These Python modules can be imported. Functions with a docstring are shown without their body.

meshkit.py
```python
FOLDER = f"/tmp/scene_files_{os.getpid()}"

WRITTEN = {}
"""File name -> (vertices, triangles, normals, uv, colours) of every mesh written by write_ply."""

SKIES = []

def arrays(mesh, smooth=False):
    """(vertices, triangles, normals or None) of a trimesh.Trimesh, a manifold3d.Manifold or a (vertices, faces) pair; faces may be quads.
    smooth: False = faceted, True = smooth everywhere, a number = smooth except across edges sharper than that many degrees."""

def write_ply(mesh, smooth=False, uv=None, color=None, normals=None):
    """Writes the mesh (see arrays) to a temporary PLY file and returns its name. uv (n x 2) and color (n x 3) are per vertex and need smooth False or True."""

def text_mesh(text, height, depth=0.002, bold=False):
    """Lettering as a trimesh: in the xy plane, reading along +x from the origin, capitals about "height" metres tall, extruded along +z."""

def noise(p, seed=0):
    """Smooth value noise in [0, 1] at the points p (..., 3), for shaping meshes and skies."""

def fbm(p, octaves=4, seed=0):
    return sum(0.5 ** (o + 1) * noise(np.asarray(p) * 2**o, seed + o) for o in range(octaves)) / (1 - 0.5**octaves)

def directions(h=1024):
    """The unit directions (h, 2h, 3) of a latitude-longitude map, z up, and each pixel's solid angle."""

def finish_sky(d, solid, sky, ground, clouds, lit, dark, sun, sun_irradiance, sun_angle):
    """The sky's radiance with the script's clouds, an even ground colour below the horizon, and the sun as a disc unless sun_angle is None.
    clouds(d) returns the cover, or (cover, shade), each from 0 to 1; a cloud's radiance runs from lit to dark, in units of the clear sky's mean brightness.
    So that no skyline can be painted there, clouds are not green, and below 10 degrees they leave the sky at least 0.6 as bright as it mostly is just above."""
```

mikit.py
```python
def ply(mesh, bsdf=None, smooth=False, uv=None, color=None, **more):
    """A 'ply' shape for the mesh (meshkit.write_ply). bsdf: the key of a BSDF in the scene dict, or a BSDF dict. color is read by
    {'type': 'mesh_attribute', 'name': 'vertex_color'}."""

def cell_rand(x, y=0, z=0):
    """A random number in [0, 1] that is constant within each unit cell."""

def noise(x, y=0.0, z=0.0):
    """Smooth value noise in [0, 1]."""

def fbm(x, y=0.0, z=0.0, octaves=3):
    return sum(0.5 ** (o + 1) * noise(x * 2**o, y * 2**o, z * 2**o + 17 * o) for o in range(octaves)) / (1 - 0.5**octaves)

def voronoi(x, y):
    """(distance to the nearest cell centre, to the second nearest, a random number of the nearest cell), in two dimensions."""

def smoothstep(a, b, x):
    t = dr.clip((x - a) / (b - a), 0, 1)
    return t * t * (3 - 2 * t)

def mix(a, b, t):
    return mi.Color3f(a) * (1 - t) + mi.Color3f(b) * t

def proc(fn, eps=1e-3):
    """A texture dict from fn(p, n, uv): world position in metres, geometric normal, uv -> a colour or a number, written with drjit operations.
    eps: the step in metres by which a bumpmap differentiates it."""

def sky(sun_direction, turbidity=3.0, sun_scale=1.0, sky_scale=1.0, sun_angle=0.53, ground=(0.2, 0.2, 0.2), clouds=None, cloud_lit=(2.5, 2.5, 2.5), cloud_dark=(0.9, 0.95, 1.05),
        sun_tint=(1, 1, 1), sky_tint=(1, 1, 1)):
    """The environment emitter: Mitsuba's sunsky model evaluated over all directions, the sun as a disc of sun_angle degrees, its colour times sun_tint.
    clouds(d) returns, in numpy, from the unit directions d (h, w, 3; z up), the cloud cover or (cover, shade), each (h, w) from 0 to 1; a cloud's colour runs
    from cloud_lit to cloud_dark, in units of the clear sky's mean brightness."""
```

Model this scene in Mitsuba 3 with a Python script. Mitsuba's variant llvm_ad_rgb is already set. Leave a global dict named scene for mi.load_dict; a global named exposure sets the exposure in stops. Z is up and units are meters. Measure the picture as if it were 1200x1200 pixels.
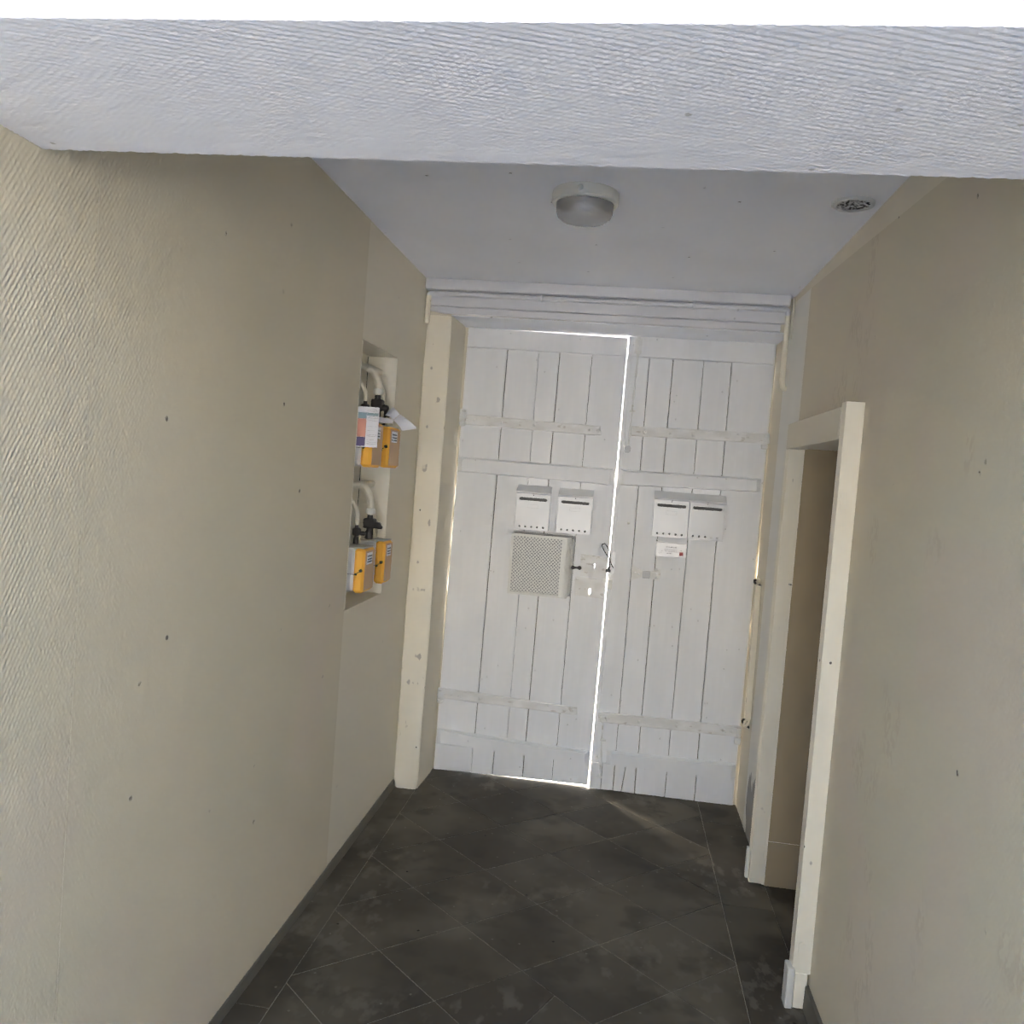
import math, random
import numpy as np, trimesh
import drjit as dr
import mitsuba as mi
import manifold3d as m3
import mikit, meshkit
from mikit import ply, proc, noise, fbm, voronoi, smoothstep, mix, cell_rand
from shapely.geometry import Polygon, box as sbox, Point, LineString
from shapely import affinity

T = mi.ScalarTransform4f
random.seed(7)
rng = np.random.default_rng(7)

# ------------------------------------------------------------------ camera, sky, exposure
CAM = [1.1581, -4.9839, 1.8562]
FWD = [-0.12580224, 0.99094298, -0.04696608]
UP = [-0.08256486, 0.03671966, 0.99590899]
exposure = 5.15
scene = {}
labels = {}
scene['camera'] = {'type': 'perspective', 'fov': 62.8767, 'fov_axis': 'x', 'near_clip': 0.02, 'far_clip': 500.0,
                   'to_world': T().look_at(origin=CAM, target=[CAM[i] + FWD[i] for i in range(3)], up=UP)}
scene['sky'] = mikit.sky((-0.53, 0.57, 0.63), turbidity=4.0, sun_scale=1.0, sky_scale=1.0, ground=(0.3, 0.29, 0.27), sun_angle=13.0, sun_tint=(0.86, 0.965, 1.16), sky_tint=(1.01, 1.0, 0.97))

YE = -6.5     # courtyard end of the porch behind the viewer
YB = -4.0     # where the passage opens into the porch
YP = -5.8     # where the dark paving gives way to pale
HX0, HX1, HZ = -0.7, 2.7, 3.8     # porch: side walls and ceiling height
# ------------------------------------------------------------------ materials
def pr(color, rough=0.6, spec=0.3, **k):
    c = color if isinstance(color, dict) else {'type': 'rgb', 'value': list(color)}
    return {'type': 'principled', 'base_color': c, 'roughness': rough, 'specular': spec, **k}

def bump(b, fn, scale, eps=1e-3):
    return {'type': 'bumpmap', 'tex': proc(fn, eps), 'scale': scale, 'bsdf': b}

def two(b):
    return {'type': 'twosided', 'bsdf': b}

def mat(name, b):
    scene[name] = two(b)
    return name

def spot(a, b, size, r):
    """random round specks, about one in five cells of the given size"""
    d, _, w = voronoi(a / size, b / size)
    return dr.select(w > 0.8, 1 - smoothstep(r * 0.5, r, d * size), 0)

def door_paint(p, n, uv):
    m = fbm(p.x * 9, p.y * 9, p.z * 1.6, 3)
    g = noise(p.x * 90, p.y * 20, p.z * 3)
    c = mix((0.79, 0.795, 0.80), (0.84, 0.84, 0.845), smoothstep(0.3, 0.7, m) * 0.6 + g * 0.4)
    chips = smoothstep(0.76, 0.82, fbm(p.x * 40, p.y * 40, p.z * 14, 2))
    c = mix(c, (0.84, 0.85, 0.87), chips * 0.35)
    return mix(c, (0.36, 0.35, 0.34), spot(p.x, p.z, 0.11, 0.006) * 0.5)

def strap_paint(p, n, uv):
    m = fbm(p.x * 14, p.y * 14, p.z * 22, 4)
    c = mix((0.74, 0.73, 0.70), (0.81, 0.805, 0.79), smoothstep(0.3, 0.7, m))
    return mix(c, (0.48, 0.44, 0.39), smoothstep(0.64, 0.76, fbm(p.x * 30, p.y * 30, p.z * 40, 3)) * 0.6)

def door_relief(p, n, uv):
    return 0.6 * noise(p.x * 110, p.y * 10, p.z * 3.5) + 0.25 * noise(p.x * 260, 3, p.z * 9) + 0.5 * fbm(p.x * 14, p.y * 14, p.z * 5, 2)

def weave_wall(p, n, uv):
    w = 0.25 * noise(p.y * 40, p.z * 40)
    return dr.sin(2 * math.pi * (p.y / 0.0125 + w * 0.3)) * dr.sin(2 * math.pi * (p.z / 0.021 + w))

def weave_soffit(p, n, uv):
    q = p.y + p.z
    w = 0.3 * noise(p.x * 30, q * 30)
    return dr.sin(2 * math.pi * (p.x / 0.021 + w)) * dr.sin(2 * math.pi * (q / 0.0135 + w * 0.3)) + 0.5 * noise(p.x * 60, q * 90)

def wall_color(a, b):
    m = fbm(a * 1.3, b * 0.9, 4.0, 3)
    c = mix((0.615, 0.55, 0.425), (0.58, 0.53, 0.41), smoothstep(0.35, 0.65, m))
    c = mix(c, (0.595, 0.52, 0.425), smoothstep(0.55, 0.7, fbm(a * 2.3, b * 2.0, 9.0, 2)) * 0.6)
    return mix(c, (0.16, 0.14, 0.115), spot(a, b, 0.23, 0.009) * smoothstep(0.35, 0.7, fbm(a * 60, b * 60, 2.0, 2)))

def wallpaper_left(p, n, uv):
    return wall_color(p.y, p.z)

def wallpaper_right(p, n, uv):
    c = wall_color(p.y + 7.3, p.z)
    # grubby rub marks at shoulder and knee height, ragged outline
    r = fbm(p.y * 6, p.z * 4, 1.0, 3)
    f = fbm(p.y * 90, p.z * 50, 3.0, 2)
    rub = smoothstep(0.66, 0.78, r) * smoothstep(0.35, 0.65, f)
    return mix(c, (0.47, 0.40, 0.30), rub * 0.35)

def plaster_left(p, n, uv):
    c = wall_color(p.y + 3.1, p.z + 1.7)
    c = mix(c, (0.70, 0.65, 0.54), 0.7)
    return c

def plaster_relief(p, n, uv):
    return fbm(p.y * 7, p.z * 7, p.x * 7, 4)

def white_ceiling(p, n, uv):
    c = mix((0.80, 0.815, 0.87), (0.775, 0.79, 0.84), smoothstep(0.35, 0.65, fbm(p.x * 2, p.y * 2, 1.0, 3)))
    return mix(c, (0.2, 0.19, 0.18), spot(p.x, p.y, 0.19, 0.008) * smoothstep(0.3, 0.6, fbm(p.x * 80, p.y * 80, 2.0, 2)))

def white_beam(p, n, uv):
    c = mix((0.745, 0.74, 0.765), (0.725, 0.72, 0.745), smoothstep(0.35, 0.65, fbm(p.x * 2, p.y * 2, p.z, 2)))
    return mix(c, (0.45, 0.44, 0.43), spot(p.x, p.y, 0.21, 0.007))

def trim_white(p, n, uv):
    c = mix((0.66, 0.655, 0.68), (0.72, 0.715, 0.73), fbm(p.x * 8, p.y * 8, p.z * 20, 3))
    return mix(c, (0.42, 0.41, 0.40), spot(p.x, p.z, 0.13, 0.007) * 0.7)

def cream_color(p, n, uv):
    m = fbm(p.x * 6, p.y * 6, p.z * 2.5, 3)
    c = mix((0.80, 0.735, 0.59), (0.84, 0.78, 0.65), m)
    scuff = smoothstep(0.74, 0.80, fbm(p.x * 19 + 3, p.y * 17, p.z * 13, 3))
    c = mix(c, (0.33, 0.29, 0.23), scuff * 0.65)
    return mix(c, (0.14, 0.12, 0.10), spot(p.x + p.y, p.z, 0.17, 0.006))

def strip_color(p, n, uv):
    c = mix((0.70, 0.675, 0.61), (0.74, 0.72, 0.66), fbm(p.y * 5, p.z * 3, 2.0, 3))
    e = dr.square((p.y + 0.47) / 0.13) + dr.square((p.z - 0.17) / 0.24)
    dirt = smoothstep(0.5, 0.58, fbm(p.y * 9, p.z * 6, 6.0, 4) + 0.33 * (1 - dr.clip(e, 0, 2)))
    return mix(c, (0.17, 0.155, 0.14), dirt * 0.75 * smoothstep(1.6, 1.2, e))

def floor_color(base, dark):
    def fn(p, n, uv):
        m = fbm(p.x * 3.1, p.y * 3.1, 1.0, 4)
        c = mix(dark, base, smoothstep(0.3, 0.72, m))
        scr = smoothstep(0.52, 0.74, fbm(p.x * 24, p.y * 15, 4.0, 4)) * smoothstep(0.45, 0.65, fbm(p.x * 2.2 + 5, p.y * 2.2, 2.0, 2))
        c = mix(c, (0.20, 0.185, 0.15), scr * 0.38)
        blot = smoothstep(0.52, 0.78, fbm(p.x * 8, p.y * 8, 7.0, 5))
        c = mix(c, (0.036, 0.033, 0.027), blot * 0.5)
        c = mix(c, (0.21, 0.195, 0.16), spot(p.x, p.y, 0.10, 0.006) * 0.7)
        return mix(c, (0.018, 0.016, 0.014), spot(p.x + 5, p.y, 0.31, 0.007))
    return fn

def floor_relief(p, n, uv):
    return fbm(p.x * 18, p.y * 18, 1.0, 4)

def floor_rough(p, n, uv):
    return 0.50 + 0.25 * fbm(p.x * 5, p.y * 5, 3.0, 3)

mat('m_door', bump(pr(proc(door_paint), 0.5, 0.35), door_relief, 0.0012))
mat('m_wallpaper_left', bump(pr(proc(wallpaper_left), 0.62, 0.3), weave_wall, 0.00055, 5e-4))
mat('m_wall_left', pr(proc(wallpaper_left), 0.62, 0.3))
mat('m_wall_right', pr(proc(wallpaper_right), 0.62, 0.3))
mat('m_soffit', pr(proc(white_beam), 0.55, 0.35))
mat('m_wallpaper_right', bump(pr(proc(wallpaper_right), 0.62, 0.3), weave_wall, 0.00045, 5e-4))
mat('m_plaster', bump(pr(proc(plaster_left), 0.65, 0.25), plaster_relief, 0.004, 2e-3))
mat('m_ceiling', pr(proc(white_ceiling), 0.7, 0.2))
mat('m_beam', bump(pr(proc(white_beam), 0.55, 0.35), weave_soffit, 0.0007, 5e-4))
mat('m_trim', bump(pr(proc(trim_white), 0.5, 0.35), plaster_relief, 0.002))
mat('m_cream', bump(pr(proc(cream_color), 0.45, 0.4), plaster_relief, 0.003))
mat('m_strip', bump(pr(proc(strip_color), 0.5, 0.35), plaster_relief, 0.002))
for k, (a, b) in enumerate([((0.122, 0.108, 0.080), (0.072, 0.062, 0.046)), ((0.108, 0.096, 0.071), (0.063, 0.054, 0.041)), ((0.134, 0.119, 0.088), (0.078, 0.068, 0.050))]):
    b_ = pr(proc(floor_color(a, b)), 0.6, 0.35)
    b_['roughness'] = proc(floor_rough)
    mat('m_tile_%d' % k, bump(b_, floor_relief, 0.0012))
mat('m_grout', pr((0.24, 0.225, 0.185), 0.9, 0.1))
mat('m_white_metal', pr((0.70, 0.70, 0.71), 0.28, 0.5, clearcoat=0.6, clearcoat_gloss=0.85))
mat('m_basket', pr((0.74, 0.73, 0.69), 0.35, 0.45))
mat('m_raw_wood', pr((0.27, 0.24, 0.20), 0.8, 0.2))
mat('m_strap', bump(pr(proc(strap_paint), 0.5, 0.35), plaster_relief, 0.004))
mat('m_rack_shade', pr((0.40, 0.40, 0.40), 0.5, 0.4))  # grey of the rack back, puts shade into the perforations
mat('m_slot_shade', pr((0.18, 0.18, 0.185), 0.45, 0.5))  # dark tone that paints the shade inside the letter boxes
mat('m_pipe', pr((0.67, 0.63, 0.53), 0.4, 0.4))
mat('m_white_fitting', pr((0.72, 0.71, 0.66), 0.35, 0.4))
mat('m_black', pr((0.018, 0.018, 0.02), 0.4, 0.4))
mat('m_iron', pr((0.045, 0.042, 0.04), 0.45, 0.5, metallic=0.4))
mat('m_brass', pr((0.55, 0.50, 0.36), 0.35, 0.5, metallic=0.6))
mat('m_yellow', pr((0.80, 0.42, 0.06), 0.4, 0.4))
mat('m_meter_grey', pr((0.62, 0.62, 0.62), 0.45, 0.4))
mat('m_meter_top', pr((0.42, 0.40, 0.35), 0.5, 0.35))
mat('m_meter_front', pr((0.56, 0.36, 0.21), 0.45, 0.35))
mat('m_paper', pr((0.74, 0.74, 0.78), 0.8, 0.1))
mat('m_teal', pr((0.27, 0.36, 0.41), 0.8, 0.1))
mat('m_salmon', pr((0.66, 0.33, 0.26), 0.8, 0.1))
mat('m_indigo', pr((0.14, 0.115, 0.22), 0.8, 0.1))
mat('m_ink', pr((0.16, 0.16, 0.18), 0.8, 0.1))
mat('m_ink_pale', pr((0.42, 0.40, 0.40), 0.8, 0.1))
mat('m_red', pr((0.42, 0.12, 0.12), 0.6, 0.3))
mat('m_enamel', pr((0.80, 0.79, 0.79), 0.2, 0.5, clearcoat=0.5))
mat('m_plinth', bump(pr((0.135, 0.126, 0.10), 0.6, 0.3), floor_relief, 0.002))
mat('m_niche', bump(pr((0.76, 0.72, 0.62), 0.55, 0.3), plaster_relief, 0.003))
mat('m_street', pr((0.50, 0.49, 0.48), 0.8, 0.2))
mat('m_court', pr((0.72, 0.72, 0.72), 0.8, 0.2))
mat('m_stone', pr((0.74, 0.73, 0.71), 0.8, 0.2))
mat('m_render', pr((0.42, 0.41, 0.385), 0.8, 0.2))
mat('m_facade', pr((0.62, 0.60, 0.56), 0.8, 0.2))
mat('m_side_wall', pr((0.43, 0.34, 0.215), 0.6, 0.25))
mat('m_vent_dirt', pr((0.05, 0.047, 0.043), 0.9, 0.1))
mat('m_old_white', pr((0.66, 0.64, 0.585), 0.4, 0.4))
mat('m_vent', pr((0.60, 0.595, 0.585), 0.5, 0.3))
mat('m_bulb', pr((0.78, 0.78, 0.80), 0.35, 0.4))
scene['m_glass'] = {'type': 'blendbsdf', 'weight': 0.22, 'a': {'type': 'thindielectric', 'int_ior': 1.5},
                    'b': two(pr((0.36, 0.36, 0.365), 0.25, 0.5, clearcoat=0.5))}

# ------------------------------------------------------------------ helpers
used = {}
def key_for(name, parent=None):
    base = (parent + '__' if parent else '') + name
    n = used.get(base, 0)
    used[base] = n + 1
    return base if n == 0 else '%s_%03d' % (base, n)

def add(name, mesh, m, parent=None, smooth=False, label=None, cat=None, group=None, kind=None):
    k = key_for(name, parent)
    scene[k] = ply(mesh, m, smooth=smooth)
    tag(k, label, cat, group, kind)
    return k

def tag(k, label=None, cat=None, group=None, kind=None):
    d = labels.setdefault(k, {})
    for a, b in (('label', label), ('category', cat), ('group', group), ('kind', kind)):
        if b: d[a] = b
    if not d: labels.pop(k)

def thing(name, label, cat=None, group=None, kind=None):
    k = key_for(name)
    tag(k, label, cat, group, kind)
    return k

def cat_(ms):
    return trimesh.util.concatenate(ms)

def bx(x0, x1, y0, y1, z0, z1, b=0.0):
    """box, all edges chamfered by b"""
    x0, x1 = min(x0, x1), max(x0, x1); y0, y1 = min(y0, y1), max(y0, y1); z0, z1 = min(z0, z1), max(z0, z1)
    if b <= 0:
        m = trimesh.creation.box((x1 - x0, y1 - y0, z1 - z0))
        m.apply_translation(((x0 + x1) / 2, (y0 + y1) / 2, (z0 + z1) / 2))
        return m
    b = min(b, (x1 - x0) * .45, (y1 - y0) * .45, (z1 - z0) * .45)
    pts = []
    for x, sx in ((x0, 1), (x1, -1)):
        for y, sy in ((y0, 1), (y1, -1)):
            for z, sz in ((z0, 1), (z1, -1)):
                pts += [(x, y + sy * b, z + sz * b), (x + sx * b, y, z + sz * b), (x + sx * b, y + sy * b, z)]
    return trimesh.convex.convex_hull(np.array(pts))

def hull(pts):
    return trimesh.convex.convex_hull(np.array(pts, float))

def ext(poly, d):
    return trimesh.creation.extrude_polygon(poly, d, engine='earcut')

def xz(poly, y0, y1):
    """a polygon in (x, z), extruded between y0 and y1"""
    m = ext(poly, y1 - y0)
    v = m.vertices.copy()
    m2 = trimesh.Trimesh(np.stack([v[:, 0], y0 + v[:, 2], v[:, 1]], 1), m.faces[:, ::-1], process=False)
    return m2

def yz(poly, x0, x1):
    m = ext(poly, x1 - x0)
    v = m.vertices.copy()
    return trimesh.Trimesh(np.stack([x0 + v[:, 2], v[:, 0], v[:, 1]], 1), m.faces, process=False)

def quad_prism(a, y0, y1, b=0.0):
    """a board from four (x, z) corners, its front (y0) edges chamfered by b"""
    p = Polygon(a)
    if b <= 0: return hull([(x, y, z) for x, z in a for y in (y0, y1)])
    i = p.buffer(-b, join_style=2)
    q = list(i.exterior.coords)[:-1]
    return hull([(x, y1, z) for x, z in a] + [(x, y0 + b, z) for x, z in a] + [(x, y0, z) for x, z in q])

def lathe(prof, c=(0, 0, 0), axis='z', n=48):
    m = trimesh.creation.revolve(np.array(prof, float), sections=n)
    if axis == 'y': m.apply_transform(trimesh.transformations.rotation_matrix(math.pi / 2, [1, 0, 0]))
    if axis == 'x': m.apply_transform(trimesh.transformations.rotation_matrix(math.pi / 2, [0, 1, 0]))
    m.apply_translation(c)
    return m

def cyl(a, b, r, n=20):
    return trimesh.creation.cylinder(r, segment=[a, b], sections=n)

def curve(pts, n=8):
    """Catmull-Rom through the points"""
    p = np.array(pts, float)
    if len(p) < 3: return p
    q = np.vstack([2 * p[0] - p[1], p, 2 * p[-1] - p[-2]])
    out = []
    for i in range(1, len(q) - 2):
        for t in np.arange(n) / n:
            a, b, c, d = q[i - 1], q[i], q[i + 1], q[i + 2]
            out.append(.5 * (2 * b + (c - a) * t + (2 * a - 5 * b + 4 * c - d) * t * t + (3 * b - a - 3 * c + d) * t ** 3))
    return np.array(out + [p[-1]])

def rounded(pts, r, n=6):
    """polyline with its corners rounded by radius r"""
    p = [np.array(a, float) for a in pts]
    out = [p[0]]
    for i in range(1, len(p) - 1):
        u, v = p[i - 1] - p[i], p[i + 1] - p[i]
        d = min(r, .49 * np.linalg.norm(u), .49 * np.linalg.norm(v))
        a, b = p[i] + u / np.linalg.norm(u) * d, p[i] + v / np.linalg.norm(v) * d
        for t in np.linspace(0, 1, n):
            out.append((1 - t) ** 2 * a + 2 * t * (1 - t) * p[i] + t * t * b)
    out.append(p[-1])
    return np.array(out)

def tube(pts, r, n=14):
    p = np.array(pts, float)
    t = np.gradient(p, axis=0); t /= np.linalg.norm(t, axis=1, keepdims=True)
    u = np.cross(t[0], [0.3, 0.2, 0.9]); u /= np.linalg.norm(u)
    V, F = [], []
    for i in range(len(p)):
        u = u - t[i] * (u @ t[i]); u /= np.linalg.norm(u)
        w = np.cross(t[i], u)
        a = np.arange(n) * 2 * math.pi / n
        V.append(p[i] + r * (np.cos(a)[:, None] * u + np.sin(a)[:, None] * w))
    for i in range(len(p) - 1):
        for j in range(n):
            a, b = i * n + j, i * n + (j + 1) % n
            F += [[a, b, b + n], [a, b + n, a + n]]
    V = np.vstack(V + [p[:1], p[-1:]])
    for j in range(n):
        F.append([len(V) - 2, (j + 1) % n, j]); e = (len(p) - 1) * n
        F.append([len(V) - 1, e + j, e + (j + 1) % n])
    return trimesh.Trimesh(V, F, process=False)

def jag(a, b, n, amp, seed):
    """points from a to b in the plane, shaken sideways"""
    a, b = np.array(a, float), np.array(b, float)
    t = np.linspace(0, 1, n)
    d = (b - a) / np.linalg.norm(b - a); s = np.array([-d[1], d[0]])
    q = np.stack([t * 9 + seed * 13.7, t * 0 + seed, t * 0], 1)
    k = (meshkit.fbm(q * 2.5, 4, seed) - .5) * 2 * amp
    k[0] = k[-1] = 0
    return [tuple(a + (b - a) * t[i] + s * k[i]) for i in range(n)]

# ------------------------------------------------------------------ the setting: walls, ceiling, floor
W = 1.985
# left wall with the meter niche cut in
NY0, NY1, NZ0, NZ1 = -1.446, -0.864, 1.193, 2.383
add('wall_left', yz(Polygon([(YB, -.05), (YB, 3.7), (.30, 3.7), (.30, -.05)], [[(NY0, NZ0), (NY1, NZ0), (NY1, NZ1), (NY0, NZ1)]]), -.15, 0.0), 'm_plaster',
    label='left passage wall, beige paint and textured wallpaper, with a meter niche', kind='structure')
add('niche_lining', cat_([bx(-.165, -.15, NY0, NY1, NZ0, NZ1), bx(-.15, -.001, NY1 - .003, NY1 + .001, NZ0, NZ1), bx(-.15, -.001, NY0 - .001, NY0 + .003, NZ0, NZ1)]), 'm_niche', 'wall_left', label='cream painted inner faces of the niche')
def woven(u, v, relief, to3, flip=False):
    """a covering with its woven relief modelled: a fine grid over u, v pushed out by relief(u, v)"""
    U, V_ = np.meshgrid(u, v, indexing='ij')
    P = to3(U, V_, relief(U, V_)).reshape(-1, 3)
    n, m = len(u), len(v)
    i = (np.arange(n - 1)[:, None] * m + np.arange(m - 1)[None]).ravel()
    F = np.concatenate([np.stack([i, i + m, i + m + 1], 1), np.stack([i, i + m + 1, i + 1], 1)])
    if flip: F = F[:, ::-1]
    return trimesh.Trimesh(P, F, process=False)
def weave(a, b, amp, pa=.0125, pb=.021, seed=1):
    w = (meshkit.noise(np.stack([a * 35, b * 35, a * 0 + seed], -1)) - .5)
    g = .6 + .8 * meshkit.noise(np.stack([a * 55, b * 55, a * 0 + seed + 3], -1))
    return amp * g * np.sin(2 * np.pi * (a / pa + w * .35)) * np.sin(2 * np.pi * (b / pb + w * .5))
def fade(y): return np.clip((-1.6 - y) / 1.0, .15, 1)
zw = np.arange(.0, 2.8905, .0042)
for y0, y1 in ((-3.62, -3.2965), (-3.293, -1.75)):
    add('wallpaper', woven(np.append(np.arange(y0, y1 - .001, .0031), y1), zw, lambda a, b: weave(a, b, .0011) * fade(a), lambda a, b, h: np.stack([.0025 + h, a, b], -1)), 'm_wall_left', 'wall_left', smooth=True)
add('wallpaper', bx(0, .0025, -1.75, -1.452, .0, 2.8905, .0005), 'm_wallpaper_left', 'wall_left')
add('wallpaper', bx(0, .0025, YB, -3.62, .0, 2.409, .001), 'm_wallpaper_left', 'wall_left')
# thin metal corner bead along the near edge of the niche
add('corner_bead', bx(-.004, .003, NY0 - .003, NY0 + .003, NZ0 + .01, NZ1 - .004, .001), 'm_niche', 'wall_left')

# right wall with the side doorway
DY0, DY1, DZ = -1.845, -.955, 2.070
add('wall_right', yz(Polygon([(YB, -.05), (YB, 3.7), (.30, 3.7), (.30, -.05), (DY1, -.05), (DY1, DZ), (DY0, DZ), (DY0, -.05)]), W, W + .15), 'm_plaster',
    label='right passage wall, beige textured wallpaper around a side doorway', kind='structure')
wp = Polygon([(YB, 0), (-1.90, 0), (-1.90, 2.15), (-.90, 2.15), (-.79, 2.15), (-.79, 2.845), (-2.46, 2.765), (-3.471, 2.725), (-3.471, 2.409), (YB, 2.409)])
add('wallpaper', yz(wp, W - .004, W), 'm_wallpaper_right', 'wall_right')
add('wallpaper', woven(np.append(np.arange(-3.62, -1.925, .0031), -1.925), np.arange(.09, 2.409, .0042), lambda a, b: weave(a, b, .0013, seed=5) * fade(a), lambda a, b, h: np.stack([W - .0048 - h, a, b], -1), True), 'm_wall_right', 'wall_right', smooth=True)
add('painted_strip', yz(Polygon([(-.275, 0), (-.275, 2.86)] + jag((-.79, 2.845), (-.79, 2.10), 20, .004, 3) + [(-.90, 2.10), (-.90, 0)]), W - .002, W + .001), 'm_strip', 'wall_right', label='smooth greyish white painted strip beside the doorway')

add('ceiling', bx(-.15, W + .15, -3.48, .30, 2.891, 3.05), 'm_ceiling', label='plain white ceiling of the passage, lightly stained', kind='structure')
add('ceiling', bx(HX0 - .15, HX1 + .15, YE, -3.90, HZ, HZ + .15), 'm_ceiling', label='higher white ceiling on the near side of the beam', kind='structure')
add('ceiling_beam', bx(0, W, -3.941, -3.471, 2.409, HZ, .004), 'm_beam', label='broad white beam with textured covering across the passage ceiling', kind='structure')
add('covering', woven(np.arange(.002, W - .002, .0036), np.append(np.arange(-3.940, -3.473, .0031), -3.472), lambda a, b: weave(b + .25 * a, a, .0011, .0135, .024, 9), lambda a, b, h: np.stack([a, b, 2.4080 - h], -1), True), 'm_soffit', 'ceiling_beam', smooth=True, label='white woven covering on the underside')

# wall above and around the street doors
RL = .153
rev_l = [(0.0, -.33)] + [(.141, -.33)] + [(.155, -.06)] + [(RL, .26), (0, .26)]
pm = ext(Polygon(rev_l), 2.712); add('pilaster', pm, 'm_plaster', label='beige door reveal and cream pilaster at the far end of the left wall', kind='structure')
fr = [(.004, .055), (.012, .018), (.03, .002)]
pf = []
zs = np.concatenate([[0.0, .012, .03, .06], np.linspace(.12, 2.70, 34)])
V = []
for i, z in enumerate(zs):
    wob = lambda s: (meshkit.fbm(np.array([[z * 2.2, s, 1.0]]), 3, 5)[0] - .5)
    a = .006 + .010 * wob(1.0) + (.010 * (1 - min(1, z / .06)) ** 2)
    b = .147 + .010 * wob(4.0) - (.010 * (1 - min(1, z / .06)) ** 2)
    r = .012
    V += [(a, -.332, z), (a, -.345, z), (a + r, -.352, z), (b - r, -.352, z), (b, -.344, z), (b, -.332, z)]
F = []
for i in range(len(zs) - 1):
    for j in range(6):
        p0, p1 = i * 6 + j, i * 6 + (j + 1) % 6
        F += [[p0, p1, p1 + 6], [p0, p1 + 6, p0 + 6]]
n_ = (len(zs) - 1) * 6
F += [[0, k + 1, k] for k in range(1, 5)] + [[n_, n_ + k, n_ + k + 1] for k in range(1, 5)]
add('cream_face', trimesh.Trimesh(V, F, process=False), 'm_cream', 'pilaster', smooth=35, label='uneven cream painted front face')

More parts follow.
